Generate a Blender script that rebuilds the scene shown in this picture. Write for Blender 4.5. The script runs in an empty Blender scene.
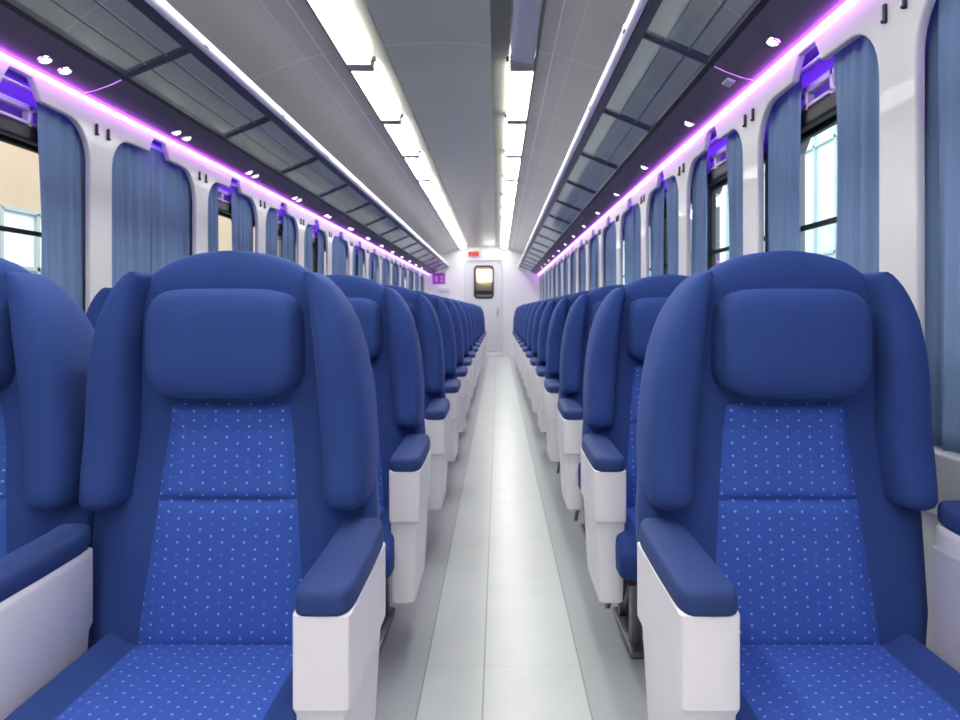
import bpy, bmesh, math, random
from math import sin, cos, pi, radians
random.seed(7)
S = bpy.context.scene
COL = S.collection
HC = 1.17            # eye height
P = 0.975            # bay pitch
CX = -0.36           # centre line of the coach
YE = 16.5            # end bulkhead
YB = -2.4            # rear bulkhead behind the camera
ORD = ['first','second','third','fourth','fifth','sixth','seventh','eighth','ninth','tenth','eleventh',
       'twelfth','thirteenth','fourteenth','fifteenth','sixteenth','seventeenth','eighteenth']

# ------------------------------------------------------------------ materials
def new_mat(name):
    m = bpy.data.materials.new(name); m.use_nodes = True
    nt = m.node_tree
    return m, nt, nt.nodes['Principled BSDF']
def lin(c):
    return tuple(((v/255)/12.92 if v/255 <= .04045 else ((v/255+.055)/1.055)**2.4) for v in c)+(1,)
def simple(name, rgb, rough=.5, metal=0, spec=.5, noise=0, nscale=40, bump=0, coat=0, sheen=0):
    m, nt, b = new_mat(name)
    c = lin(rgb)
    b.inputs['Base Color'].default_value = c
    b.inputs['Roughness'].default_value = rough
    b.inputs['Metallic'].default_value = metal
    b.inputs['Specular IOR Level'].default_value = spec
    b.inputs['Coat Weight'].default_value = coat
    if sheen:
        b.inputs['Sheen Weight'].default_value = sheen
        b.inputs['Sheen Roughness'].default_value = .4
        b.inputs['Sheen Tint'].default_value = lin((150,175,230))
    if noise or bump:
        tc = nt.nodes.new('ShaderNodeTexCoord')
        n = nt.nodes.new('ShaderNodeTexNoise'); n.inputs['Scale'].default_value = nscale
        n.inputs['Detail'].default_value = 4
        nt.links.new(tc.outputs['Object'], n.inputs['Vector'])
        if noise:
            mx = nt.nodes.new('ShaderNodeMix'); mx.data_type = 'RGBA'
            mx.inputs[6].default_value = tuple(v*(1-noise) for v in c[:3])+(1,)
            mx.inputs[7].default_value = tuple(min(1, v*(1+noise)) for v in c[:3])+(1,)
            nt.links.new(n.outputs['Fac'], mx.inputs[0]); nt.links.new(mx.outputs[2], b.inputs['Base Color'])
        if bump:
            bp = nt.nodes.new('ShaderNodeBump'); bp.inputs['Strength'].default_value = bump
            bp.inputs['Distance'].default_value = .002
            nt.links.new(n.outputs['Fac'], bp.inputs['Height']); nt.links.new(bp.outputs['Normal'], b.inputs['Normal'])
    return m
def emis(name, rgb, strength, base=(230,230,230)):
    m, nt, b = new_mat(name)
    b.inputs['Base Color'].default_value = lin(base)
    b.inputs['Emission Color'].default_value = lin(rgb)
    b.inputs['Emission Strength'].default_value = strength
    return m
def M_(nt, op, a, b=None, c=None, clamp=False):
    n = nt.nodes.new('ShaderNodeMath'); n.operation = op; n.use_clamp = clamp
    for i, v in enumerate((a, b, c)):
        if v is None: continue
        if isinstance(v, (int, float)): n.inputs[i].default_value = v
        else: nt.links.new(v, n.inputs[i])
    return n.outputs[0]

SEAT_BLUE = simple('seat_cloth', (42,68,126), .85, noise=.10, nscale=9, bump=.15, sheen=.12, spec=.25)
PAD_BLUE = simple('armrest_pad_cloth', (42,64,114), .7, noise=.12, nscale=14, sheen=.1, spec=.3)
def dotted():
    m, nt, b = new_mat('dotted_cloth')
    uv = nt.nodes.new('ShaderNodeUVMap'); uv.uv_map = 'UVMap'
    sp = nt.nodes.new('ShaderNodeSeparateXYZ'); nt.links.new(uv.outputs[0], sp.inputs[0])
    W, H, R = .0486, .102, .0033
    acc = None
    for (cu, cv, k) in ((.25,.02,1),(.25,.257,1),(.75,.395,1),(.75,.60,1),(.25,.75,1),(.75,.88,1),(.75,.14,.35),(.25,.49,.35)):
        du = M_(nt, 'MULTIPLY', M_(nt, 'SUBTRACT', M_(nt, 'FRACT', M_(nt, 'ADD', M_(nt, 'DIVIDE', sp.outputs[0], W), .5-cu)), .5), W)
        dv = M_(nt, 'MULTIPLY', M_(nt, 'SUBTRACT', M_(nt, 'FRACT', M_(nt, 'ADD', M_(nt, 'DIVIDE', sp.outputs[1], H), .5-cv)), .5), H)
        d = M_(nt, 'SQRT', M_(nt, 'ADD', M_(nt, 'MULTIPLY', du, du), M_(nt, 'MULTIPLY', dv, dv)))
        f = M_(nt, 'MULTIPLY', M_(nt, 'DIVIDE', M_(nt, 'SUBTRACT', R, d), R*.45, clamp=True), k)
        acc = f if acc is None else M_(nt, 'MAXIMUM', acc, f)
    n = nt.nodes.new('ShaderNodeTexNoise'); n.inputs['Scale'].default_value = 12
    nt.links.new(uv.outputs[0], n.inputs['Vector'])
    base = nt.nodes.new('ShaderNodeMix'); base.data_type = 'RGBA'
    base.inputs[6].default_value = lin((52,84,164)); base.inputs[7].default_value = lin((62,94,174))
    nt.links.new(n.outputs['Fac'], base.inputs[0])
    mx = nt.nodes.new('ShaderNodeMix'); mx.data_type = 'RGBA'
    nt.links.new(acc, mx.inputs[0]); nt.links.new(base.outputs[2], mx.inputs[6])
    mx.inputs[7].default_value = lin((126,164,218))
    nt.links.new(mx.outputs[2], b.inputs['Base Color'])
    b.inputs['Roughness'].default_value = .85; b.inputs['Specular IOR Level'].default_value = .2
    return m
DOTS = dotted()
POD = simple('white_moulded_plastic', (238,238,236), .38, noise=.02, nscale=6)
POD_IN = simple('grey_recess_plastic', (196,196,206), .45)
STEEL = simple('seat_leg_steel', (120,122,126), .35, metal=.8)
DARKM = simple('dark_mechanism', (38,38,44), .5)
CURT = simple('curtain_cloth', (118,145,178), .8, noise=.08, nscale=5, bump=.2, sheen=.15, spec=.2)
nt = CURT.node_tree; b = nt.nodes['Principled BSDF']
tr = nt.nodes.new('ShaderNodeBsdfTranslucent'); tr.inputs[0].default_value = lin((110,136,170))
mxs = nt.nodes.new('ShaderNodeMixShader'); mxs.inputs[0].default_value = .18
nt.links.new(b.outputs[0], mxs.inputs[1]); nt.links.new(tr.outputs[0], mxs.inputs[2])
nt.links.new(mxs.outputs[0], nt.nodes['Material Output'].inputs[0])
WALL = simple('wall_panel_grp', (204,209,201), .4, noise=.02, nscale=3, coat=.1)
ENDW = simple('bulkhead_laminate', (218,219,222), .4)
DOORM = simple('door_paint', (200,203,207), .4)
OUTER = simple('window_recess_lining', (120,116,126), .5)
RUB = simple('black_rubber', (22,22,26), .5)
VAL = simple('valance_panel_paint', (100,95,110), .55, metal=0)
RAILM = simple('rack_rail_aluminium', (235,235,240), .3, metal=.25)
RDARK = simple('rack_frame_dark', (58,60,84), .35)
LILAC = simple('blind_bracket_plastic', (215,205,225), .4)
FRAMEG = simple('light_end_frame_grey', (150,150,150), .5)
CHROME = simple('bezel_chrome', (205,205,210), .15, metal=1)
HOOK = simple('hook_dark_metal', (52,50,58), .35, metal=.6)
TROUGH = simple('light_trough_paint', (112,113,102), .4)
DIFF = emis('lit_diffuser', (255,252,250), 17.0)
DIFFOFF = simple('unlit_diffuser', (176,176,196), .35)
LED = emis('violet_led_strip', (204,92,255), 24.0)
LED2 = emis('violet_recess_led', (120,50,255), 22.0)
LEDS = emis('violet_seam_glow', (190,110,240), 1.6)
LENS = emis('spot_lens', (255,248,245), 3.0)
def glassy(name, tint, gl_rough, f0, mul=1.0, add=.0):
    m, nt, b = new_mat(name)
    nt.nodes.remove(b)
    t = nt.nodes.new('ShaderNodeBsdfTransparent'); t.inputs[0].default_value = tint
    g = nt.nodes.new('ShaderNodeBsdfGlossy'); g.inputs['Roughness'].default_value = gl_rough
    g.inputs['Color'].default_value = (.9,.94,.96,1)
    fr = nt.nodes.new('ShaderNodeLayerWeight'); fr.inputs[0].default_value = .5
    f = M_(nt, 'ADD', M_(nt, 'MULTIPLY', M_(nt, 'POWER', fr.outputs['Facing'], 4.0), mul), add, clamp=True)
    mx = nt.nodes.new('ShaderNodeMixShader')
    nt.links.new(f, mx.inputs[0]); nt.links.new(t.outputs[0], mx.inputs[1]); nt.links.new(g.outputs[0], mx.inputs[2])
    nt.links.new(mx.outputs[0], nt.nodes['Material Output'].inputs[0])
    return m
WGLASS = glassy('window_glass', (.95,.98,.98,1), .02, 1.45, .25, .02)
RGLASS = glassy('rack_glass', (.80,.86,.88,1), .10, 1.5, .45, .10)

def ceiling_mat():
    m, nt, b = new_mat('ceiling_brushed_panel')
    tc = nt.nodes.new('ShaderNodeTexCoord'); sp = nt.nodes.new('ShaderNodeSeparateXYZ')
    nt.links.new(tc.outputs['Object'], sp.inputs[0])
    def line(val, pitch, off, w):
        d = M_(nt, 'ABSOLUTE', M_(nt, 'SUBTRACT', M_(nt, 'FRACT', M_(nt, 'DIVIDE', M_(nt, 'SUBTRACT', val, off), pitch)), .5))
        return M_(nt, 'DIVIDE', M_(nt, 'SUBTRACT', w/pitch, d), w/pitch*.5, clamp=True)
    tr_ = line(sp.outputs[1], 1.2, 3.3, .006)
    ax = M_(nt, 'ABSOLUTE', M_(nt, 'SUBTRACT', sp.outputs[0], CX))
    wv = M_(nt, 'MULTIPLY', M_(nt, 'SINE', M_(nt, 'MULTIPLY', sp.outputs[1], 2*pi/2.4)), .0)
    l1 = M_(nt, 'DIVIDE', M_(nt, 'SUBTRACT', .004, M_(nt, 'ABSOLUTE', M_(nt, 'SUBTRACT', ax, .69))), .003, clamp=True)
    l2 = M_(nt, 'DIVIDE', M_(nt, 'SUBTRACT', .003, M_(nt, 'ABSOLUTE', M_(nt, 'SUBTRACT', ax, .80))), .003, clamp=True)
    seam = M_(nt, 'MAXIMUM', M_(nt, 'MULTIPLY', tr_, .5), M_(nt, 'MAXIMUM', l1, M_(nt, 'MULTIPLY', l2, .6)))
    mx = nt.nodes.new('ShaderNodeMix'); mx.data_type = 'RGBA'
    nt.links.new(seam, mx.inputs[0])
    mx.inputs[6].default_value = lin((196,194,184)); mx.inputs[7].default_value = lin((250,250,240))
    nt.links.new(mx.outputs[2], b.inputs['Base Color'])
    b.inputs['Metallic'].default_value = .0; b.inputs['Roughness'].default_value = .27; b.inputs['Specular IOR Level'].default_value = .6
    # slight waviness of sheet metal
    mp = nt.nodes.new('ShaderNodeMapping'); mp.inputs['Scale'].default_value = (1.2, 3.0, 1)
    nt.links.new(tc.outputs['Object'], mp.inputs[0])
    n = nt.nodes.new('ShaderNodeTexNoise'); n.inputs['Scale'].default_value = 1.0; n.inputs['Detail'].default_value = 1
    nt.links.new(mp.outputs[0], n.inputs['Vector'])
    bp = nt.nodes.new('ShaderNodeBump'); bp.inputs['Strength'].default_value = .35; bp.inputs['Distance'].default_value = .02
    nt.links.new(n.outputs['Fac'], bp.inputs['Height']); nt.links.new(bp.outputs['Normal'], b.inputs['Normal'])
    return m
CEIL = ceiling_mat()
def floor_mat():
    m, nt, b = new_mat('floor_sheet')
    tc = nt.nodes.new('ShaderNodeTexCoord'); sp = nt.nodes.new('ShaderNodeSeparateXYZ')
    nt.links.new(tc.outputs['Object'], sp.inputs[0])
    seam = None
    for x in (-.235, -.045, .27):
        l = M_(nt, 'DIVIDE', M_(nt, 'SUBTRACT', .004, M_(nt, 'ABSOLUTE', M_(nt, 'SUBTRACT', sp.outputs[0], x))), .003, clamp=True)
        seam = l if seam is None else M_(nt, 'MAXIMUM', seam, l)
    d = M_(nt, 'ABSOLUTE', M_(nt, 'SUBTRACT', M_(nt, 'FRACT', M_(nt, 'DIVIDE', sp.outputs[1], .61)), .5))
    tr_ = M_(nt, 'DIVIDE', M_(nt, 'SUBTRACT', .006, d), .003, clamp=True)
    seam = M_(nt, 'MAXIMUM', seam, M_(nt, 'MULTIPLY', tr_, .2))
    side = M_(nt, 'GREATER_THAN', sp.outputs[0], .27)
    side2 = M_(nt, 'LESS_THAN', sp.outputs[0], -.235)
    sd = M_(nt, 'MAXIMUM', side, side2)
    n = nt.nodes.new('ShaderNodeTexNoise'); n.inputs['Scale'].default_value = 6; n.inputs['Detail'].default_value = 6
    nt.links.new(tc.outputs['Object'], n.inputs['Vector'])
    c0 = nt.nodes.new('ShaderNodeMix'); c0.data_type = 'RGBA'; nt.links.new(n.outputs['Fac'], c0.inputs[0])
    c0.inputs[6].default_value = lin((184,193,187)); c0.inputs[7].default_value = lin((200,207,200))
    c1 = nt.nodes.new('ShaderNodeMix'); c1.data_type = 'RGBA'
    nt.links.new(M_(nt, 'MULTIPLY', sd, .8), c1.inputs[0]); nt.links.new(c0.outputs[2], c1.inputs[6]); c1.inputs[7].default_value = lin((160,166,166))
    c2 = nt.nodes.new('ShaderNodeMix'); c2.data_type = 'RGBA'
    nt.links.new(seam, c2.inputs[0]); nt.links.new(c1.outputs[2], c2.inputs[6]); c2.inputs[7].default_value = lin((135,142,140))
    nt.links.new(c2.outputs[2], b.inputs['Base Color'])
    b.inputs['Roughness'].default_value = .3; b.inputs['Specular IOR Level'].default_value = .5
    return m
FLOOR = floor_mat()

# ------------------------------------------------------------------ mesh helpers
def link(name, me, mat=None, parent=None, smooth=False):
    o = bpy.data.objects.new(name, me); COL.objects.link(o)
    if mat:
        for m in (mat if isinstance(mat, (list, tuple)) else [mat]): me.materials.append(m)
    if smooth:
        for p in me.polygons: p.use_smooth = True
    if parent: o.parent = parent
    return o
def mesh(name, v, f, mat=None, parent=None, smooth=False):
    me = bpy.data.meshes.new(name); me.from_pydata(v, [], f)
    bm = bmesh.new(); bm.from_mesh(me); bmesh.ops.recalc_face_normals(bm, faces=bm.faces); bm.to_mesh(me); bm.free()
    me.update()
    return link(name, me, mat, parent, smooth)
class B:
    """collects shapes into one mesh"""
    def __init__(s): s.bm = bmesh.new()
    def box(s, x0, x1, y0, y1, z0, z1, bev=0, seg=3, mi=0):
        r = bmesh.ops.create_cube(s.bm, size=1)
        for v in r['verts']:
            v.co.x = x0+(v.co.x+.5)*(x1-x0); v.co.y = y0+(v.co.y+.5)*(y1-y0); v.co.z = z0+(v.co.z+.5)*(z1-z0)
        if bev:
            es = list({e for v in r['verts'] for e in v.link_edges})
            bmesh.ops.bevel(s.bm, geom=es, offset=bev, segments=seg, profile=.5, affect='EDGES')
        return s
    def rings(s, R, cap=True):
        vs = [[s.bm.verts.new(p) for p in r] for r in R]
        n = len(R[0])
        for a, b_ in zip(vs, vs[1:]):
            for i in range(n): s.bm.faces.new((a[i], a[(i+1) % n], b_[(i+1) % n], b_[i]))
        if cap: s.bm.faces.new(vs[0][::-1]); s.bm.faces.new(vs[-1])
        return s
    def tube(s, pts, r, n=10):
        from mathutils import Vector
        pts = [Vector(p) for p in pts]; R = []
        for i, p in enumerate(pts):
            d = (pts[min(i+1, len(pts)-1)]-pts[max(i-1, 0)]).normalized()
            u = d.cross(Vector((0,0,1)) if abs(d.z) < .9 else Vector((1,0,0))).normalized(); w = d.cross(u)
            R.append([p+u*(r*cos(2*pi*k/n))+w*(r*sin(2*pi*k/n)) for k in range(n)])
        return s.rings(R)
    def build(s, name, mat, parent=None, smooth=False):
        bmesh.ops.recalc_face_normals(s.bm, faces=s.bm.faces)
        me = bpy.data.meshes.new(name); s.bm.to_mesh(me); s.bm.free()
        o = link(name, me, mat, parent, smooth)
        return o
def autosmooth(o, ang=35):
    for p in o.data.polygons: p.use_smooth = True
    try: o.data.set_sharp_from_angle(angle=radians(ang))
    except Exception: pass
    return o
def empty(name, loc=(0,0,0)):
    o = bpy.data.objects.new(name, None); COL.objects.link(o); o.location = loc; o.empty_display_size = .1
    return o
def tag(o, label, cat, group=None, kind=None):
    o['label'] = label; o['category'] = cat
    if group: o['group'] = group
    if kind: o['kind'] = kind
    return o
def struct(o): o['kind'] = 'structure'; return o
def copy_tree(o, parent=None):
    c = o.copy(); COL.objects.link(c)
    if parent: c.parent = parent
    for ch in [x for x in KIDS.get(o.name, [])]: copy_tree(ch, c)
    return c
KIDS = {}
def scan(o):
    KIDS[o.name] = [c for c in bpy.data.objects if c.parent == o]
    for c in KIDS[o.name]: scan(c)
def lerp_tab(t, x):
    if x <= t[0][0]: return t[0][1]
    for (a, va), (b_, vb) in zip(t, t[1:]):
        if x <= b_:
            k = (x-a)/(b_-a); return va+(vb-va)*k
    return t[-1][1]

# ------------------------------------------------------------------ seat
def prof(z): return (min(z, .9)-.45)*.12-max(0, z-.9)*.08
def sell(cx, cy, a, b_, z, n=4.0, N=40):
    out = []
    for k in range(N):
        t = 2*pi*k/N; c, s_ = cos(t), sin(t)
        out.append((cx+a*math.copysign(abs(c)**(2/n), c), cy+b_*math.copysign(abs(s_)**(2/n), s_), z))
    return out
MAINW = [(.38,.300),(.5,.318),(.72,.320),(.9,.300),(1.05,.272),(1.15,.255),(1.2,.226),(1.2513,.178),(1.275,.142),(1.288,.110),(1.296,.078),(1.3005,.045),(1.302,.02)]
def backrest_body():
    bb = B(); R = []
    zs = [.38,.39,.42,.5,.6,.7,.8,.9,1.0,1.08,1.15,1.2,1.23,1.2513,1.265,1.275,1.282,1.288,1.293,1.297,1.3,1.302]
    for z in zs:
        w = lerp_tab(MAINW, z); th = .075
        if z < .42: th = .06+.015*(z-.38)/.04
        if z > 1.2: th = .075-.03*((z-1.2)/.102)**3
        bk = 1-.35*min(1, max(0, (z-.95)/.3)); th *= bk
        R.append(sell(0, prof(z)+.003+.075*bk, w, th, z, 4.2 if z < 1.2 else 3.4))
    return bb.rings(R)
WO = [(.735,.290),(.745,.308),(.76,.312),(.80,.314),(.86,.314),(.97,.306),(1.06,.295),(1.148,.272),(1.19,.254),(1.226,.232),(1.245,.212),(1.252,.197)]
WI = [(.735,.262),(.745,.222),(.76,.214),(.86,.206),(.97,.199),(1.1,.192),(1.19,.184),(1.226,.176),(1.245,.174),(1.252,.18)]
def wing(sx):
    bb = B(); R = []
    for z in [.735,.738,.745,.76,.79,.83,.88,.93,.98,1.03,1.08,1.12,1.15,1.18,1.2,1.22,1.235,1.245,1.25,1.252]:
        xo, xi = lerp_tab(WO, z), lerp_tab(WI, z)
        f = -.062; bk = .16
        if z < .76: f = -.062+.035*((.76-z)/.025)**2; bk = .15-.04*((.76-z)/.025)**2
        if z > 1.05:
            k = (z-1.05)/.202; f = -.062+.028*k**2; bk = .16-.09*k**2
        cx, a = (xo+xi)/2, (xo-xi)/2
        R.append(sell(sx*cx, prof(z)+(f+bk)/2, a, (bk-f)/2, z, 3.2, 32))
    return bb.rings(R)
def insert_back():
    v, f, uvs = [], [], []
    NX, NZ = 14, 87; z0, z1, zs = .44, .962, .752
    for j in range(NZ+1):
        z = z0+(z1-z0)*j/NZ; hw = .183+(.133-.183)*(z-z0)/(z1-z0)
        t = (z-z0)/(zs-z0) if z < zs else (z-zs)/(z1-zs)
        bul = .018*max(0, 1-abs(2*t-1)**14)
        for i in range(NX+1):
            u = -1+2*i/NX
            edge = max(0, 1-abs(u)**10)
            v.append((u*hw, prof(z)+.006-bul*edge-.002, z)); uvs.append((u*hw+.5, z*1.035))
    for j in range(NZ):
        for i in range(NX):
            a = j*(NX+1)+i; f.append((a, a+1, a+NX+2, a+NX+1))
    me = bpy.data.meshes.new('backrest_insert'); me.from_pydata(v, [], f)
    ul = me.uv_layers.new(name='UVMap')
    for l in me.loops: ul.data[l.index].uv = uvs[l.vertex_index]
    return me
def insert_seat():
    v, f, uvs = [], [], []
    NX, NY = 14, 20; y0, y1 = -.342, .03
    for j in range(NY+1):
        y = y0+(y1-y0)*j/NY; hw = .192
        ed = max(0, 1-abs(2*j/NY-1)**14)
        z = cush_z(y)
        for i in range(NX+1):
            u = -1+2*i/NX
            v.append((u*hw, y, z+.010*max(0, 1-abs(u)**10)*ed-.002)); uvs.append((u*hw+.5, y+.7))
    for j in range(NY):
        for i in range(NX):
            a = j*(NX+1)+i; f.append((a, a+1, a+NX+2, a+NX+1))
    me = bpy.data.meshes.new('cushion_insert'); me.from_pydata(v, [], f)
    ul = me.uv_layers.new(name='UVMap')
    for l in me.loops: ul.data[l.index].uv = uvs[l.vertex_index]
    return me
def cush_z(y): return .448-.035*max(0, (-.25-y)/.11)**2-.01*max(0, y+.2)
def cushion():
    bb = B(); R = []; N = 36
    ys = [-.365,-.36,-.345,-.32,-.29,-.25,-.2,-.1,0,.06,.09,.1]
    for y in ys:
        k = 1.0
        if y < -.32: k = math.sqrt(max(0.05, 1-((-.32-y)/.048)**2))
        if y > .06: k = math.sqrt(max(0.05, 1-((y-.06)/.043)**2))
        zt = cush_z(max(y, -.35)); zb = .315; cz = (zt+zb)/2; hz = (zt-zb)/2
        r = []
        for q in range(N):
            t = 2*pi*q/N; c, s_ = cos(t), sin(t)
            xx = (.258+.010*k)*math.copysign(abs(c)**(2/5), c); zz = cz+hz*(.5+.5*k)*math.copysign(abs(s_)**(2/5), s_)
            if s_ > 0: zz += .034*k*min(1, max(0, (abs(xx)-.190)/.05))
            r.append((xx, y, zz))
        R.append(r)
    return bb.rings(R)
def headrest():
    bb = B(); R = []; N = 44
    for (dy, k) in ((.03,.80),(.025,.9),(.0,.97),(-.03,1.0),(-.06,.995),(-.085,.97),(-.103,.92),(-.114,.83),(-.120,.68),(-.1235,.45),(-.1245,.2)):
        r = []
        for q in range(N):
            t = 2*pi*q/N; c, s_ = cos(t), sin(t)
            e = 2/4.6
            x = .170*k*math.copysign(abs(c)**e, c) if k > .9 else (.170-(1-k)*.10)*math.copysign(abs(c)**e, c)*(1 if k > .5 else k/.5)
            hz = .119 if k > .9 else (.119-(1-k)*.10)*(1 if k > .5 else k/.5)
            if k > .9: hz *= .9+.1*k
            zz = 1.098+hz*math.copysign(abs(s_)**e, s_)
            lean = .070-.020*(1.217-zz)/.238 if dy < 0 else 0
            r.append((x, prof(zz)+dy+lean, zz))
        R.append(r)
    return bb.rings(R)
def pod(sx, xi, xo, y1=.045):
    """white armrest housing between |x| = xi and xo on side sx; y local"""
    bb = B(); R = []
    y0 = -.31
    zs = [(.225,.020,.030,.06),(.232,.012,.018,.045),(.30,.010,.014,.030),(.44,.007,.010,.012),(.482,.006,.009,.008),(.498,0,0,0),(.64,0,0,0),(.655,.0,.0,0),(.660,.004,.004,.004)]
    for (z, dx, f, bk) in zs:
        a0, a1 = (xi+dx*.6, xo-dx*1.6)
        c = .012
        r = [(a0+c,y0+f),(a1-c,y0+f),(a1-c*.3,y0+f+c*.3),(a1,y0+f+c),(a1,y1-bk-c),(a1-c*.3,y1-bk-c*.3),(a1-c,y1-bk),(a0+c,y1-bk),(a0+c*.3,y1-bk-c*.3),(a0,y1-bk-c),(a0,y0+f+c),(a0+c*.3,y0+f+c*.3)]
        R.append([(sx*x, y, z) for x, y in r])
    return bb.rings(R)
def arm_pad(sx, xi, xo, y1=.045):
    bb = B(); R = []; N = 28
    cx = sx*(xi+xo)/2; w = (xo-xi)/2+.001
    for (z, k) in ((.656,.93),(.659,.985),(.664,1),(.680,1),(.688,.985),(.694,.94),(.698,.86),(.6995,.74)):
        r = []
        for q in range(N):
            t = 2*pi*q/N; c, s_ = cos(t), sin(t); d = (1-k)*.055
            r.append((cx+(w-d)*math.copysign(abs(c)**(2/6), c), (y1+.003-.315)/2+((y1+.003+.315)/2-d)*math.copysign(abs(s_)**(2/8), s_), z+.012*max(0,(-.0-(.185*s_))/.185*-1)))
        R.append(r)
    return bb.rings(R)
def recline_leg(sx):
    bb = B()
    x = sx*.17
    bb.box(x-.018, x+.018, -.16, -.11, .02, .32, .006, 2)
    bb.box(x-.018, x+.018, .06, .10, .02, .32, .006, 2)
    bb.box(x-.012, x+.012, -.12, .07, .24, .30, .004, 2)
    bb.box(x-.03, x+.03, -.20, .14, .0, .024, .006, 2)
    bb.tube([(x,-.05,.24),(x,.0,.12),(x,.07,.05)], .009)
    return bb
def make_seat(name, arms, mirror=1):
    """arms: list of (side, xi, xo, raise, wallrecess)"""
    root = empty(name)
    autosmooth(backrest_body().build('backrest', SEAT_BLUE, root), 50)
    me = insert_back(); o = link('backrest_insert', me, DOTS, root, True); o['label'] = 'royal blue insert with rows of pale dots'
    for s_ in (-1, 1):
        autosmooth(wing(s_).build('side_wing', SEAT_BLUE, root), 60)
    hr = autosmooth(headrest().build('headrest', SEAT_BLUE, root), 60)
    # piping along the top of the headrest and a small stitched crease
    pp = []
    for k in range(25):
        u = -1+2*k/24; x = .125*u; z = 1.2115-.004*abs(u)**4
        pp.append((x, prof(z)-.009, z))
    B().tube(pp, .0035, 6).build('piping', SEAT_BLUE, hr, True)
    cu = autosmooth(cushion().build('seat_cushion', SEAT_BLUE, root), 60)
    o = link('cushion_insert', insert_seat(), DOTS, cu, True); o['label'] = 'royal blue insert with rows of pale dots'
    for s_ in (-1, 1): autosmooth(recline_leg(s_).build('leg', STEEL, root), 30)
    B().box(-.235, .235, -.30, .10, .285, .325, .01, 2).build('seat_frame', DARKM, root)
    for (sd, xi, xo, up, wallrec) in arms:
        a = autosmooth(pod(sd, xi, xo, .045 if not wallrec else .005).build('armrest', POD, root), 28)
        a.location.z = up
        pdm = autosmooth(arm_pad(sd, xi, xo, .045 if not wallrec else .005).build('armrest_pad', PAD_BLUE, a), 50); pdm['label'] = 'blue padded top'
        if wallrec == 2:
            x = sd*(xi-.001)
            B().box(min(x, x+sd*.006), max(x, x+sd*.006), -.25, .01, .30, .61, .0025, 2).build('recess_panel', POD_IN, a)
    # recline lever on the aisle side
    sd = arms[0][0]
    if sd > 0 or len(arms) < 2: scan(root); return root
    bb = B(); x = sd*.235
    bb.tube([(x,-.02,.25),(x,-.03,.16),(x+sd*.01,-.01,.09)], .010); bb.box(x-.014, x+.014, -.05, .0, .17, .25, .004, 2)
    bb.build('recline_lever', STEEL, root)
    scan(root)
    return root
ZR = 1.40
proto = {
 'LA': make_seat('train_seat', [(1,.250,.350,0,False),(-1,.272,.355,0,1)]),
 'LW': make_seat('train_seat', [(-1,.272,.352,0,1)]),
 'RA': make_seat('train_seat', [(-1,.233,.336,0,False),(1,.298,.370,.05,2)]),
}
cen = {'LA': -.598, 'LW': -1.243, 'RA': .643}
desc = {'LA': 'aisle seat, left side of the aisle', 'LW': 'window seat by the left wall', 'RA': 'single seat, right side of the aisle'}
grp = {'LA': 'aisle seats left of the aisle', 'LW': 'window seats along the left wall', 'RA': 'single seats right of the aisle'}
NR = 14
for key in proto:
    for i in range(NR):
        o = proto[key] if i == 0 else copy_tree(proto[key])
        o.location = (cen[key], ZR+P*i, 0)
        tag(o, 'blue high-backed %s, %s row from the camera' % (desc[key], ORD[i]), 'seat', grp[key])

# ------------------------------------------------------------------ shell
HALF = 1.39
def sx_(side, h): return CX+side*h       # side -1 left, +1 right
fl = struct(B().box(CX-1.56, CX+1.56, YB, YE+2.2, -.06, 0).build('floor', FLOOR))
# ceiling: one extruded section
prof_c = [(-1.56,.93),(-1.50,1.10),(-1.39,1.20),(-1.25,1.30),(-1.05,1.41),(-.85,1.49),(-.70,1.535),(-.602,1.55),(-.598,1.64),(-.322,1.64),(-.318,1.585),
          (-.15,1.60),(0,1.605)]
prof_c = prof_c+[(-x, z) for x, z in prof_c[::-1][1:]]
v, f = [], []
top = [(x*1.06, z+.06) for x, z in prof_c]
NS = 40
for k in range(NS+1):
    y = YB+(YE+2.2-YB)*k/NS
    v += [(CX+x, y, HC+z) for x, z in prof_c]+[(CX+x, y, HC+z) for x, z in top]
n = len(prof_c)
for k in range(NS):
    for i in range(n-1):
        for off in (0, n):
            a = k*2*n+off+i; f.append((a, a+1, a+2*n+1, a+2*n))
for k in (0, NS):
    for i in range(n-1):
        a = k*2*n+i; f.append((a, a+1, a+1+n, a+n))
for i in (0, n-1):
    for k in range(NS):
        a = k*2*n+i; f.append((a, a+n, a+3*n, a+2*n))
ce = struct(mesh('ceiling', v, f, CEIL)); autosmooth(ce, 25)

# inner wall panels with rounded window cut-outs and a notch at the head of each
def curve_panel(name, y0, y1, z0, z1, holes, x, th, mat, bev=.006):
    cu = bpy.data.curves.new(name, 'CURVE'); cu.dimensions = '2D'; cu.fill_mode = 'BOTH'
    cu.extrude = th/2; cu.bevel_depth = bev; cu.bevel_resolution = 2
    def spl(pts):
        s_ = cu.splines.new('POLY'); s_.points.add(len(pts)-1); s_.use_cyclic_u = True
        for p, q in zip(s_.points, pts): p.co = (q[0], q[1], 0, 1)
    spl([(y0,z0),(y1,z0),(y1,z1),(y0,z1)])
    for h in holes: spl(h)
    tmp = bpy.data.objects.new('tmp', cu); COL.objects.link(tmp)
    bpy.context.view_layer.update()
    me = bpy.data.meshes.new_from_object(tmp)
    bpy.data.objects.remove(tmp); bpy.data.curves.remove(cu)
    for vv in me.vertices:
        a, b_, c = vv.co; vv.co = (x+c, a, b_)
    me.name = name
    bm = bmesh.new(); bm.from_mesh(me); bmesh.ops.recalc_face_normals(bm, faces=bm.faces); bm.to_mesh(me); bm.free()
    o = link(name, me, mat)
    autosmooth(o, 40)
    return struct(o)
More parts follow.
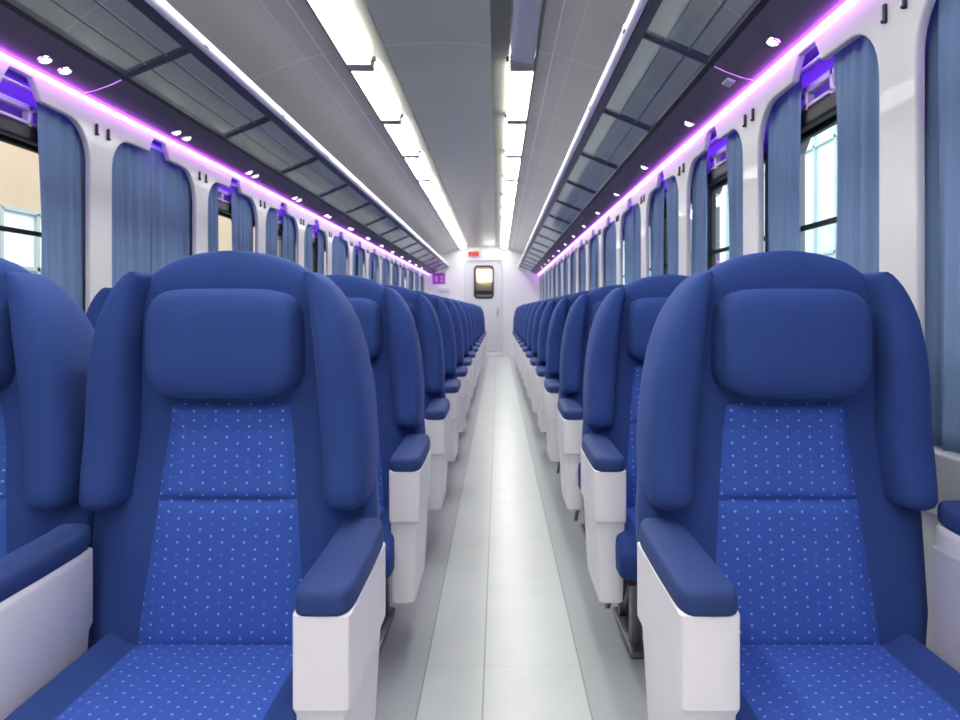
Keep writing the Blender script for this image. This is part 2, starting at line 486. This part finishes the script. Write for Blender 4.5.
def arc(cx, cz, rx, rz, a0, a1, n=8):
    return [(cx+rx*cos(radians(a0+(a1-a0)*k/n)), cz+rz*sin(radians(a0+(a1-a0)*k/n))) for k in range(n+1)]
SILL = .83
def hole(yc, w=.83):
    y0, y1 = yc-w/2, yc+w/2; zt = HC+.80
    p = [(y0+.06,SILL),(y1-.06,SILL)]+arc(y1-.06, SILL+.06, .06, .06, -90, 0)
    p += arc(y1-.15, zt-.17, .15, .17, 0, 90)
    p += [(yc+.11,zt+.004),(yc+.095,zt+.03),(yc+.065,HC+.879),(yc-.055,HC+.879),(yc-.085,zt+.03),(yc-.095,zt+.004)]
    p += arc(y0+.15, zt-.17, .15, .17, 90, 180)
    p += arc(y0+.06, SILL+.06, .06, .06, 180, 270)
    q = []
    for a in p:
        if not q or abs(a[0]-q[-1][0])+abs(a[1]-q[-1][1]) > 1e-4: q.append(a)
    return q
WY = {-1: [2.382+P*i for i in range(-1, 14)], 1: [2.168+P*i for i in range(-1, 15)]}
side_name = {-1: 'left', 1: 'right'}
for s_ in (-1, 1):
    curve_panel('wall_'+side_name[s_], YB, YE, SILL-.14, HC+.93, [hole(y) for y in WY[s_]], sx_(s_, 1.402), .014, WALL)
    # lower wall (vertical cladding under the sill)
    struct(B().box(*sorted((sx_(s_,1.41), sx_(s_,1.45))), YB, YE, 0, SILL-.13, .004, 1).build('trim_%d' % (1 if s_ < 0 else 2), WALL))
    # heater box / baseboard
    struct(B().box(*sorted((sx_(s_,1.37), sx_(s_,1.41))), YB, YE, .0, .16, .008, 2).build('baseboard_'+side_name[s_], simple('skirting_grey', (170,172,176), .4)))
    # sill ledge inside the recess
    struct(B().box(*sorted((sx_(s_,1.405), sx_(s_,1.56))), YB, YE, SILL-.05, SILL-.005, .004, 1).build('trim_%d' % (3 if s_ < 0 else 4), WALL))
    # unseen lid added over the window recess to block upward LED light
    struct(B().box(*sorted((sx_(s_,1.411), sx_(s_,1.522))), YB, YE, HC+.908, HC+.922).build('trim_%d' % (31 if s_ < 0 else 32), OUTER))
    # body side with window apertures
    holes = []
    for y in WY[s_]:
        a, b_, c, d = y-.37, y+.37, SILL+.02, HC+.66
        holes.append([(a+.05,c),(b_-.05,c),(b_,c+.05),(b_,d-.05),(b_-.05,d),(a+.05,d),(a,d-.05),(a,c+.05)])
    curve_panel('wall_outer_'+side_name[s_], YB, YE+2.2, 0, HC+.96, holes, sx_(s_, 1.54), .03, OUTER, .004)
    for k, y in enumerate(WY[s_]):
        # glazing: frame + pane + blind cassette + bracket
        X0, X1 = sorted((sx_(s_,1.505), sx_(s_,1.53)))
        bb = B(); a, b_, c, d = y-.385, y+.385, SILL+.005, HC+.675; t = .035
        bb.box(X0, X1, a, b_, c, c+t, .004, 1).box(X0, X1, a, b_, d-t, d, .004, 1).box(X0, X1, a, a+t, c+t, d-t, .004, 1).box(X0, X1, b_-t, b_, c+t, d-t, .004, 1)
        bb.box(X0+.005, X1-.005, a+t, b_-t, HC+.30, HC+.318)
        num = k+1 if s_ < 0 else 20+k+1
        fr = struct(bb.build('window_%d' % num, RUB))
        xg = sx_(s_, 1.522)
        B().box(xg-.003, xg+.003, a+t-.01, b_-t+.01, c+t-.01, d-t+.01).build('pane', WGLASS, fr)
        X0, X1 = sorted((sx_(s_,1.455), sx_(s_,1.50)))
        B().box(X0, X1, y-.36, y+.36, HC+.655, HC+.715, .012, 3).build('blind_cassette', RUB, fr)
        bb = B()
        for q in (-.19, -.02, .16):
            bb.box(X0+.005, X1-.01, y+q-.012, y+q+.012, HC+.715, HC+.80, .004, 1)
        bb.box(X0+.005, X1-.01, y-.25, y+.25, HC+.775, HC+.80, .004, 1)
        bb.box(X0+.005, X1-.01, y-.25, y+.25, HC+.722, HC+.735, .003, 1)
        bb.build('blind_bracket', LILAC, fr)
        xr = sx_(s_, 1.435)
        B().tube([(xr, y-.44, HC+.845), (xr, y+.44, HC+.845)], .007, 8).build('curtain_rod', RAILM, fr, True)

# ------------------------------------------------------------------ curtains
def curtain(s_, y0, y1, closed, seed, gather):
    """hung sheet between y0 and y1 with folds"""
    rnd = random.Random(seed)
    L = abs(y1-y0); NY = max(20, int(L/.005)); NZ = 26
    zb, zt = SILL+.005, HC+.866
    lam = gather; ph = rnd.random()*6; ph2 = rnd.random()*6
    v, f = [], []
    for j in range(NZ+1):
        t = j/NZ; z = zb+(zt-zb)*t
        pinch = 1-(.0 if closed else .03)*sin(pi*min(1, t*1.1))
        for i in range(NY+1):
            u = i/NY
            y = y0+(y1-y0)*u*pinch
            yy = y+(0 if closed else .008)*sin(t*5+ph2)*u
            w = yy/lam*2*pi
            amp = .013*(.55+.45*sin(u*9+ph))*(.75+.45*(1-t))
            dx = amp*sin(w+ph+.5*sin(t*3+ph))+.004*sin(w*2.3+t*4)
            v.append((sx_(s_, 1.438)+s_*dx, yy, z))
    for j in range(NZ):
        for i in range(NY):
            a = j*(NY+1)+i; f.append((a, a+1, a+NY+2, a+NY+1))
    o = mesh('curtain', v, f, CURT, None, True)
    md = o.modifiers.new('Solidify', 'SOLIDIFY'); md.thickness = .0025
    return o
GAP = {-1: {-1:(.5,.5),0:(.12,.69),1:(.5,.5),2:(.31,.57),3:(.47,.64),4:(.50,.73),5:(.58,.63),6:(.46,.62),7:(.5,.66),8:(.58,.63),9:(.48,.62),10:(.58,.64),11:(.55,.64),12:(.55,.62),13:(.5,.62)},
        1: {-1:(.5,.5),0:(.39,.68),1:(.40,.74),2:(.52,.63),3:(.5,.5),4:(.58,.61),5:(.5,.62),6:(.54,.64),7:(.5,.5),8:(.55,.64),9:(.5,.5),10:(.55,.63),11:(.5,.5),12:(.58,.64),13:(.5,.5),14:(.5,.5)}}
for s_ in (-1, 1):
    for k, yc in enumerate(WY[s_]):
        g0, g1 = GAP[s_].get(k-1, (.45,.5)); a, b_ = yc-.44, yc+.44
        w0, w1 = yc-.415+.83*g0, yc-.415+.83*g1
        closed = g1-g0 < .02
        o1 = curtain(s_, a, w0+(.004 if closed else 0), closed, 100*k+s_, .05+.05*min(1, (w0-a)/.4))
        o2 = curtain(s_, b_, w1, closed, 100*k+s_+7, .05+.05*min(1, (b_-w1)/.4))
        if closed:
            for vv in o2.data.vertices: vv.co.x += -s_*.0
        st = 'drawn closed' if closed else 'pulled aside'
        for o, nf in ((o1, 'nearer'), (o2, 'farther')):
            tag(o, 'blue cloth curtain %s, %s one of %s window along %s wall' % (st, nf, ORD[k], side_name[s_]), 'curtain', 'window curtains on the %s wall' % side_name[s_])

# ------------------------------------------------------------------ coat hooks on the pillars
hk = B()
hk.box(-.005, .007, -.006, .006, -.026, .026, .004, 2); hk.box(-.010, .0, -.005, .005, -.026, -.016, .003, 1)
hk = hk.build('coat_hook', HOOK)
first = True
for s_ in (-1, 1):
    ys = [y+P/2 for y in WY[s_]][:13]
    for k, y in enumerate(ys):
        for q in (-1, 1):
            if first: o = hk; first = False
            else: o = hk.copy(); COL.objects.link(o)
            o.location = (sx_(s_, 1.384), y+q*.042, HC+.785); o.rotation_euler = (0, 0, 0 if s_ > 0 else pi)
            tag(o, 'small dark coat hook, %s of the pair on %s pillar along %s wall' % ('nearer' if q < 0 else 'farther', ORD[k], side_name[s_]), 'hook', 'coat hooks on the %s wall' % side_name[s_])

# ------------------------------------------------------------------ valance, LED strip, racks, reading lights
tn = 5
def slab(pts, y0, y1, th, nrm_sign=1):
    """extrude a polyline (x,z) along y with a vertical thickness th"""
    b_ = B(); ring = [(x, z) for x, z in pts]+[(x, z+th) for x, z in pts[::-1]]
    return b_.rings([[(x, y0, z) for x, z in ring], [(x, y1, z) for x, z in ring]])
for s_ in (-1, 1):
    seam0 = 2.72 if s_ < 0 else 2.57
    cuts = [YB]+[seam0+3.9*i for i in range(-1, 4)]+[YE]
    pts = [(sx_(s_,1.392),HC+.902),(sx_(s_,1.375),HC+.905),(sx_(s_,1.32),HC+.918),(sx_(s_,1.26),HC+.940),(sx_(s_,1.20),HC+.968)]
    for a, b_ in zip(cuts, cuts[1:]):
        if b_-a < .1: continue
        o = slab(pts, a+.007, b_-.007, .012).build('trim_%d' % tn, VAL); tn += 1
        struct(autosmooth(o, 30))
    # LED strip under the valance edge
    led = B().box(*sorted((sx_(s_,1.372), sx_(s_,1.382))), YB+.02, YE-.01, HC+.892, HC+.899, .002, 1).build('led_strip', LED)
    tag(led, 'glowing violet LED strip running above the %s windows' % side_name[s_], 'light strip', 'violet LED strips')
    B().box(*sorted((sx_(s_,1.425), sx_(s_,1.437))), YB+.02, YE-.02, HC+.896, HC+.904).build('recess_strip', LED2, led)
    for c in cuts[1:-1]:
        p2 = [(x, z+.003) for x, z in pts[1:]]
        slab(p2, c-.004, c+.004, .004).build('seam_glow', LEDS, led)  # glow put into the panel gap, standing for LED light from behind
    # luggage rack
    rk = empty('luggage_rack', (sx_(s_, 1.03), 0, HC+1.03))
    off = (-sx_(s_,1.03), 0, -(HC+1.03))
    def put(o):
        for vv in o.data.vertices: vv.co.x += off[0]; vv.co.z += off[2]
        return o
    r0 = seam0+.0
    first_k = -5
    edges = [r0+P*i for i in range(first_k, 15) if YB+.05 < r0+P*i < YE-.05]
    edges = [YB+.02]+edges+[YE-.02]
    for a, b_ in zip(edges, edges[1:]):
        pg = [(sx_(s_,1.195),HC+.978),(sx_(s_,.93),HC+1.090)]
        put(slab(pg, a+.015, b_-.015, .008).build('glass_shelf', RGLASS, rk))
    for e in edges[1:-1]:
        pb = [(sx_(s_,1.20),HC+.968),(sx_(s_,.92),HC+1.084)]
        put(slab(pb, e-.010, e+.010, .03).build('bracket', RDARK, rk))
    for hh, zz in ((1.11,1.022),(1.02,1.060)):
        put(B().tube([(sx_(s_,hh),YB+.03,HC+zz),(sx_(s_,hh),YE-.03,HC+zz)], .0045, 8).build('shelf_rod', STEEL, rk, True))
    put(slab([(sx_(s_,1.215),HC+.962),(sx_(s_,1.185),HC+.972)], YB+.02, YE-.02, .022).build('rear_edge', DARKM, rk))
    put(slab([(sx_(s_,.935),HC+1.080),(sx_(s_,.895),HC+1.094)], YB+.02, YE-.02, .03).build('front_frame', RDARK, rk))
    rb = B()
    R = []
    for y in (YB+.02, YE-.02):
        R.append([(sx_(s_, .878+.020*cos(t*pi/8)), y, HC+1.118+.030*sin(t*pi/8)) for t in range(16)])
    rl = put(rb.rings(R).build('front_rail', RAILM, rk)); autosmooth(rl, 50)
    bb = B()
    for e in edges[1:-1]:
        bb2 = B().box(*sorted((sx_(s_,.853), sx_(s_,.865))), e-.02, e+.02, HC+1.10, HC+1.125, .003, 1)
        put(bb2.build('rail_clip', RAILM, rk))
    # hangers from the ceiling
    tag(rk, 'long overhead luggage rack of tinted glass with white front rail above %s windows' % side_name[s_], 'luggage rack', 'overhead luggage racks')
    # reading lights
    ys = [2.38-P+P*i for i in range(14)] if s_ < 0 else [2.22-P+P*i for i in range(14)]
    for k, y in enumerate(ys):
        for q, dy in enumerate((0, .11) if s_ < 0 else (0,)):
            e = empty('reading_light', (sx_(s_, 1.30), y+dy, HC+.921)); e.rotation_euler = (0, s_*radians(20), 0)
            bb = B(); R = []
            for r_, z_ in ((.020,.0),(.024,.0),(.026,-.004),(.025,-.008),(.020,-.009),(.0185,-.006)):
                R.append([(r_*cos(2*pi*t/20), r_*sin(2*pi*t/20), z_) for t in range(20)])
            autosmooth(bb.rings(R).build('bezel', CHROME, e), 40)
            bb = B(); R = []
            for r_, z_ in ((.018,-.004),(.017,-.010),(.012,-.014),(.004,-.0165)):
                R.append([(r_*cos(2*pi*t/16), r_*sin(2*pi*t/16), z_) for t in range(16)])
            bb.rings(R).build('lens', LENS, e, True)
            if s_ < 0: lb = 'round chrome reading light, %s of the pair, left panel, %s pair from the camera' % (('nearer','farther')[q], ORD[k])
            else: lb = 'round chrome reading light in right overhead panel, %s from the camera' % ORD[k]
            tag(e, lb, 'reading light', 'reading lights in the %s overhead panel' % side_name[s_])
# small grey speaker box on the right valance
bx = B().box(-.018, .018, -.03, .03, -.012, .0, .003, 2).build('sensor_box', POD_IN)
bx.location = (sx_(1, 1.295), 2.63, HC+.926); bx.rotation_euler = (0, radians(20), 0)
tag(bx, 'small grey box fixed to the right overhead panel beside its seam', 'sensor')

# ------------------------------------------------------------------ ceiling light rows
for s_ in (-1, 1):
    # trough beside the diffusers
    pts = [(sx_(s_,.330),HC+1.60),(sx_(s_,.430),HC+1.607)]
    o = slab(pts, YB+.01, YE-.01, .006).build('trim_%d' % tn, TROUGH); tn += 1; struct(o)
    pts = [(sx_(s_,.318),HC+1.586),(sx_(s_,.330),HC+1.586)]
    o = slab(pts, YB+.01, YE-.01, .03).build('trim_%d' % tn, TROUGH); tn += 1; struct(o)
    pts = [(sx_(s_,.588),HC+1.543),(sx_(s_,.604),HC+1.541)]
    o = slab(pts, YB+.01, YE-.01, .02).build('trim_%d' % tn, TROUGH); tn += 1; struct(o)
    LP = 1.2; k = 0
    for i in range(-5, 12):
        a, b_ = 2.93+LP*i, 2.93+LP*(i+1)
        a = max(a, YB+.03); b_ = min(b_, YE-.03)
        if b_-a < .2: continue
        e = empty('ceiling_light', (sx_(s_,.512), (a+b_)/2, HC+1.57))
        hl = (b_-a)/2
        off_ = (s_ == 1 and i == 0)
        X0, X1 = -s_*.072, s_*.072
        bb = B(); R = []
        for y in (-hl+.062, hl-.062):
            ring = [(X0,y,.022),(X0,y,-.004),(X0*.6,y,-.014),(X1*.1,y,-.024),(X1*.8,y,-.031),(X1,y,-.026),(X1,y,.022)]
            R.append(ring)
        bb.rings(R).build('diffuser', DIFFOFF if off_ else DIFF, e)
        for yy in (-hl, hl-.062):
            B().box(-.077, .077, yy, yy+.062, -.034, .025, .002, 1).build('end_frame', FRAMEG, e)
        B().box(*sorted((-s_*.100, -s_*.080)), hl-.05, hl-.01, .0, .026, .003, 1).build('clip', DARKM, e)
        if off_: lb = 'unlit greyish ceiling light panel in the right row, near the top edge of the photo'
        elif a < 1.7: lb = 'white lit ceiling light panel in the %s row, overhead or behind the camera' % side_name[s_]
        else:
            k += 1; lb = 'glowing white ceiling light panel, %s lit one along the %s row' % (ORD[k-1], side_name[s_])
        tag(e, lb, 'ceiling light', 'ceiling light panels in the %s row' % side_name[s_])

# ------------------------------------------------------------------ end bulkhead, door
dw = .44; dz = HC+1.25
bb = B()
bb.box(CX-1.5, CX-dw, YE, YE+.06, 0, HC+1.66); bb.box(CX+dw, CX+1.5, YE, YE+.06, 0, HC+1.66); bb.box(CX-dw, CX+dw, YE, YE+.06, dz, HC+1.66)
struct(bb.build('wall_end', ENDW))
bb = B(); t = .045
bb.box(CX-dw-t, CX-dw, YE-.025, YE, 0, dz+t, .006, 2); bb.box(CX+dw, CX+dw+t, YE-.025, YE, 0, dz+t, .006, 2); bb.box(CX-dw, CX+dw, YE-.025, YE, dz, dz+t, .006, 2)
struct(bb.build('trim_%d' % tn, DOORM)); tn += 1
struct(B().box(CX-1.5, CX+1.5, YB-.06, YB, 0, HC+1.66).build('wall_rear', ENDW))
def rrect(x0, x1, z0, z1, r, n=6):
    p = []
    for cx_, cz_, a in ((x1-r,z0+r,-90),(x1-r,z1-r,0),(x0+r,z1-r,90),(x0+r,z0+r,180)):
        p += arc(cx_, cz_, r, r, a, a+90, n)
    return p
wz0, wz1, wx = 1.475, 2.285, .235
cu = bpy.data.curves.new('door', 'CURVE'); cu.dimensions = '2D'; cu.fill_mode = 'BOTH'; cu.extrude = .018
def spl(pts):
    q = cu.splines.new('POLY'); q.points.add(len(pts)-1); q.use_cyclic_u = True
    for p, c in zip(q.points, pts): p.co = (c[0], c[1], 0, 1)
spl([(-dw,.03),(dw,.03),(dw,dz),(-dw,dz)]); spl(rrect(-wx, wx, wz0, wz1, .09))
tmp = bpy.data.objects.new('tmp', cu); COL.objects.link(tmp); bpy.context.view_layer.update()
me = bpy.data.meshes.new_from_object(tmp); bpy.data.objects.remove(tmp)
for vv in me.vertices: a, b_, c = vv.co; vv.co = (a, -c, b_)
dr = link('door_1', me, DOORM); dr.location = (CX, YE+.03, 0); struct(dr)
bb = B()
o_, i_ = rrect(-wx-.02, wx+.02, wz0-.02, wz1+.02, .105), rrect(-wx+.03, wx-.03, wz0+.03, wz1-.03, .065)
N = len(o_); vs = []
for yy, pp in ((-.034, o_), (-.034, i_), (-.008, i_), (-.008, o_)): vs.append([bb.bm.verts.new((p[0], yy, p[1])) for p in pp])
vs.append(vs[0])
for a, b_ in zip(vs, vs[1:]):
    for i in range(N): bb.bm.faces.new((a[i], a[(i+1) % N], b_[(i+1) % N], b_[i]))
bb.build('window_seal', RUB, dr)
B().box(-wx-.0, wx+.0, -.004, .004, wz0, wz1).build('pane', WGLASS, dr)
B().box(-.36, .36, -.03, -.017, .10, .55, .01, 2).build('kick_plate', simple('kick_plate_grey', (198,200,200), .35), dr)
bb = B(); bb.tube([(.35,-.05,1.0),(.35,-.05,1.22)], .012); bb.box(.34,.36,-.05,-.015,1.0,1.02); bb.box(.34,.36,-.05,-.015,1.2,1.22)
bb.build('door_handle', CHROME, dr)
struct(B().box(CX-.46, CX+.46, YE-.26, YE-.03, 0, .10, .01, 2).build('trim_%d' % tn, ENDW)); tn += 1
# vestibule seen through the door glass
VW = simple('vestibule_wall_beige', (216,196,176), .6)
struct(B().box(CX-1.5, CX+1.5, YE+1.9, YE+1.96, 0, HC+1.66).build('wall_vestibule', VW))
cab = B().box(CX-.42, CX+.42, YE+1.55, YE+1.88, 0.0, 1.72, .02, 2).build('cabinet', simple('cabinet_dark', (84,70,66), .5))
cab2 = B().box(-.3, .3, -.012, 0, 1.30, 1.60, .01, 2).build('cabinet_panel', POD, cab); cab2.location = (CX, YE+1.545, 0); cab2['label'] = 'white panel'
tag(cab, 'dark cabinet with white panel in the vestibule behind the end door', 'cabinet')
vl = B().box(CX-.22, CX+.22, YE+1.80, YE+1.902, 1.98, 2.30, .02, 2).build('vestibule_light', emis('vestibule_lamp', (255,236,214), 3.5))
tag(vl, 'warm glowing wall lamp seen through the end door window', 'lamp')
# box with glowing red face and glowing white box above the door
dsp = B().box(-.17, .17, -.05, 0, -.085, .085, .01, 2).build('red_faced_box', simple('box_case_grey', (196,190,194), .4))
dsp.location = (CX-.26, YE, HC+1.42)
B().box(-.14, .14, -.055, -.048, -.06, .06).build('red_face', emis('red_face_glow', (200,40,40), .6, (120,40,40)), dsp)
tag(dsp, 'small grey box with glowing red face above the end door, left', 'display')
wl = B().box(-.13, .13, -.05, 0, -.085, .085, .02, 2).build('door_glow_box', emis('door_box_glow', (255,250,244), 2))
wl.location = (CX+.12, YE, HC+1.42)
tag(wl, 'bright white glowing box above the end door', 'lamp')
# violet pictogram sign on the left of the bulkhead
sg = B().box(-.16, .16, -.012, 0, -.14, .14, .006, 2).build('notice_sign', simple('sign_violet', (140,58,160), .5))
sg.location = (-1.50, YE, HC+.80)
PK = simple('sign_pink', (206,140,214), .5)
B().box(-.11, -.02, -.016, -.011, -.09, .07, .002, 1).build('pictogram', PK, sg)
bb = B().box(.03, .11, -.016, -.011, .0, .08, .002, 1); bb.box(.03, .11, -.016, -.011, -.09, -.03, .002, 1); bb.build('pictogram', PK, sg)
tag(sg, 'square violet sign with pale pictograms on the left of the end wall', 'sign')
# white box below it
bxw = B().box(-.13, .13, -.06, 0, -.05, .05, .01, 2).build('wall_unit', POD_IN); bxw.location = (-1.36, YE, HC+.52)
tag(bxw, 'small pale unit on end wall below the violet sign', 'wall box')

# ------------------------------------------------------------------ outside the windows
def facade(name, x, y0, y1, z1, mat, mat2, frm, label, step, inward, wt=2.35):
    r = B().box(x, x+.3, y0, y1, -1, z1).build(name, mat)
    k = 0
    y = y0+.4
    while y+step*.8 < y1 and k < 40:
        xx = x+.3 if inward > 0 else x
        w = B().box(*sorted((xx, xx+inward*.02)), y, y+step*.78, .3, wt).build('window', mat2, r)
        bb = B(); X = sorted((xx+inward*.021, xx+inward*.06))
        for q in range(5):
            yy = y+step*.78*q/4; bb.box(X[0], X[1], yy-.025, yy+.025, .3, wt)
        for q in range(4):
            zz = .3+(wt-.3)*q/3; bb.box(X[0], X[1], y, y+step*.78, zz-.025, zz+.025)
        bb.build('window_bars', frm, w)
        y += step; k += 1
    return tag(r, label, 'building')
facade('station_building', -6.0, -2, 34, 5.2, simple('plaster_beige', (196,168,140), .8, noise=.1, nscale=2), simple('window_white', (236,240,238), .5), simple('bars_grey', (170,176,176), .5),
       'beige plaster building with white barred windows outside the left windows', 3.0, 1)
facade('depot_wall', 5.2, -2, 34, 6.5, simple('depot_white', (236,242,242), .7), simple('window_cyan', (205,232,236), .4), simple('bars_pale', (176,190,194), .5),
       'white wall with pale cyan panels outside the right windows', 3.4, -1, 5.6)
g = struct(B().box(-30, 30, -10, 50, -1.06, -1.0).build('ground', simple('track_ballast', (150,146,140), .9, noise=.3, nscale=8)))

# ------------------------------------------------------------------ world, camera
w = bpy.data.worlds.new('World'); S.world = w; w.use_nodes = True
bg = w.node_tree.nodes['Background']; bg.inputs[0].default_value = (.86,.93,1,1); bg.inputs[1].default_value = 3.2
cd = bpy.data.cameras.new('Camera'); cam = bpy.data.objects.new('Camera', cd); COL.objects.link(cam)
cam.location = (0, 0, HC); cam.rotation_euler = (radians(90), 0, 0)
cd.sensor_width = 36; cd.lens = 650/960*36; cd.shift_x = -18/960; cd.shift_y = -50/960
cd.clip_start = .02; cd.clip_end = 200
cd.dof.use_dof = True; cd.dof.focus_distance = 1.6; cd.dof.aperture_fstop = 5.0
S.camera = cam
S.view_settings.view_transform = 'Standard'; S.view_settings.look = 'None'
S.view_settings.gamma = 1; S.view_settings.use_curve_mapping = False
S.view_settings.exposure = 0.34
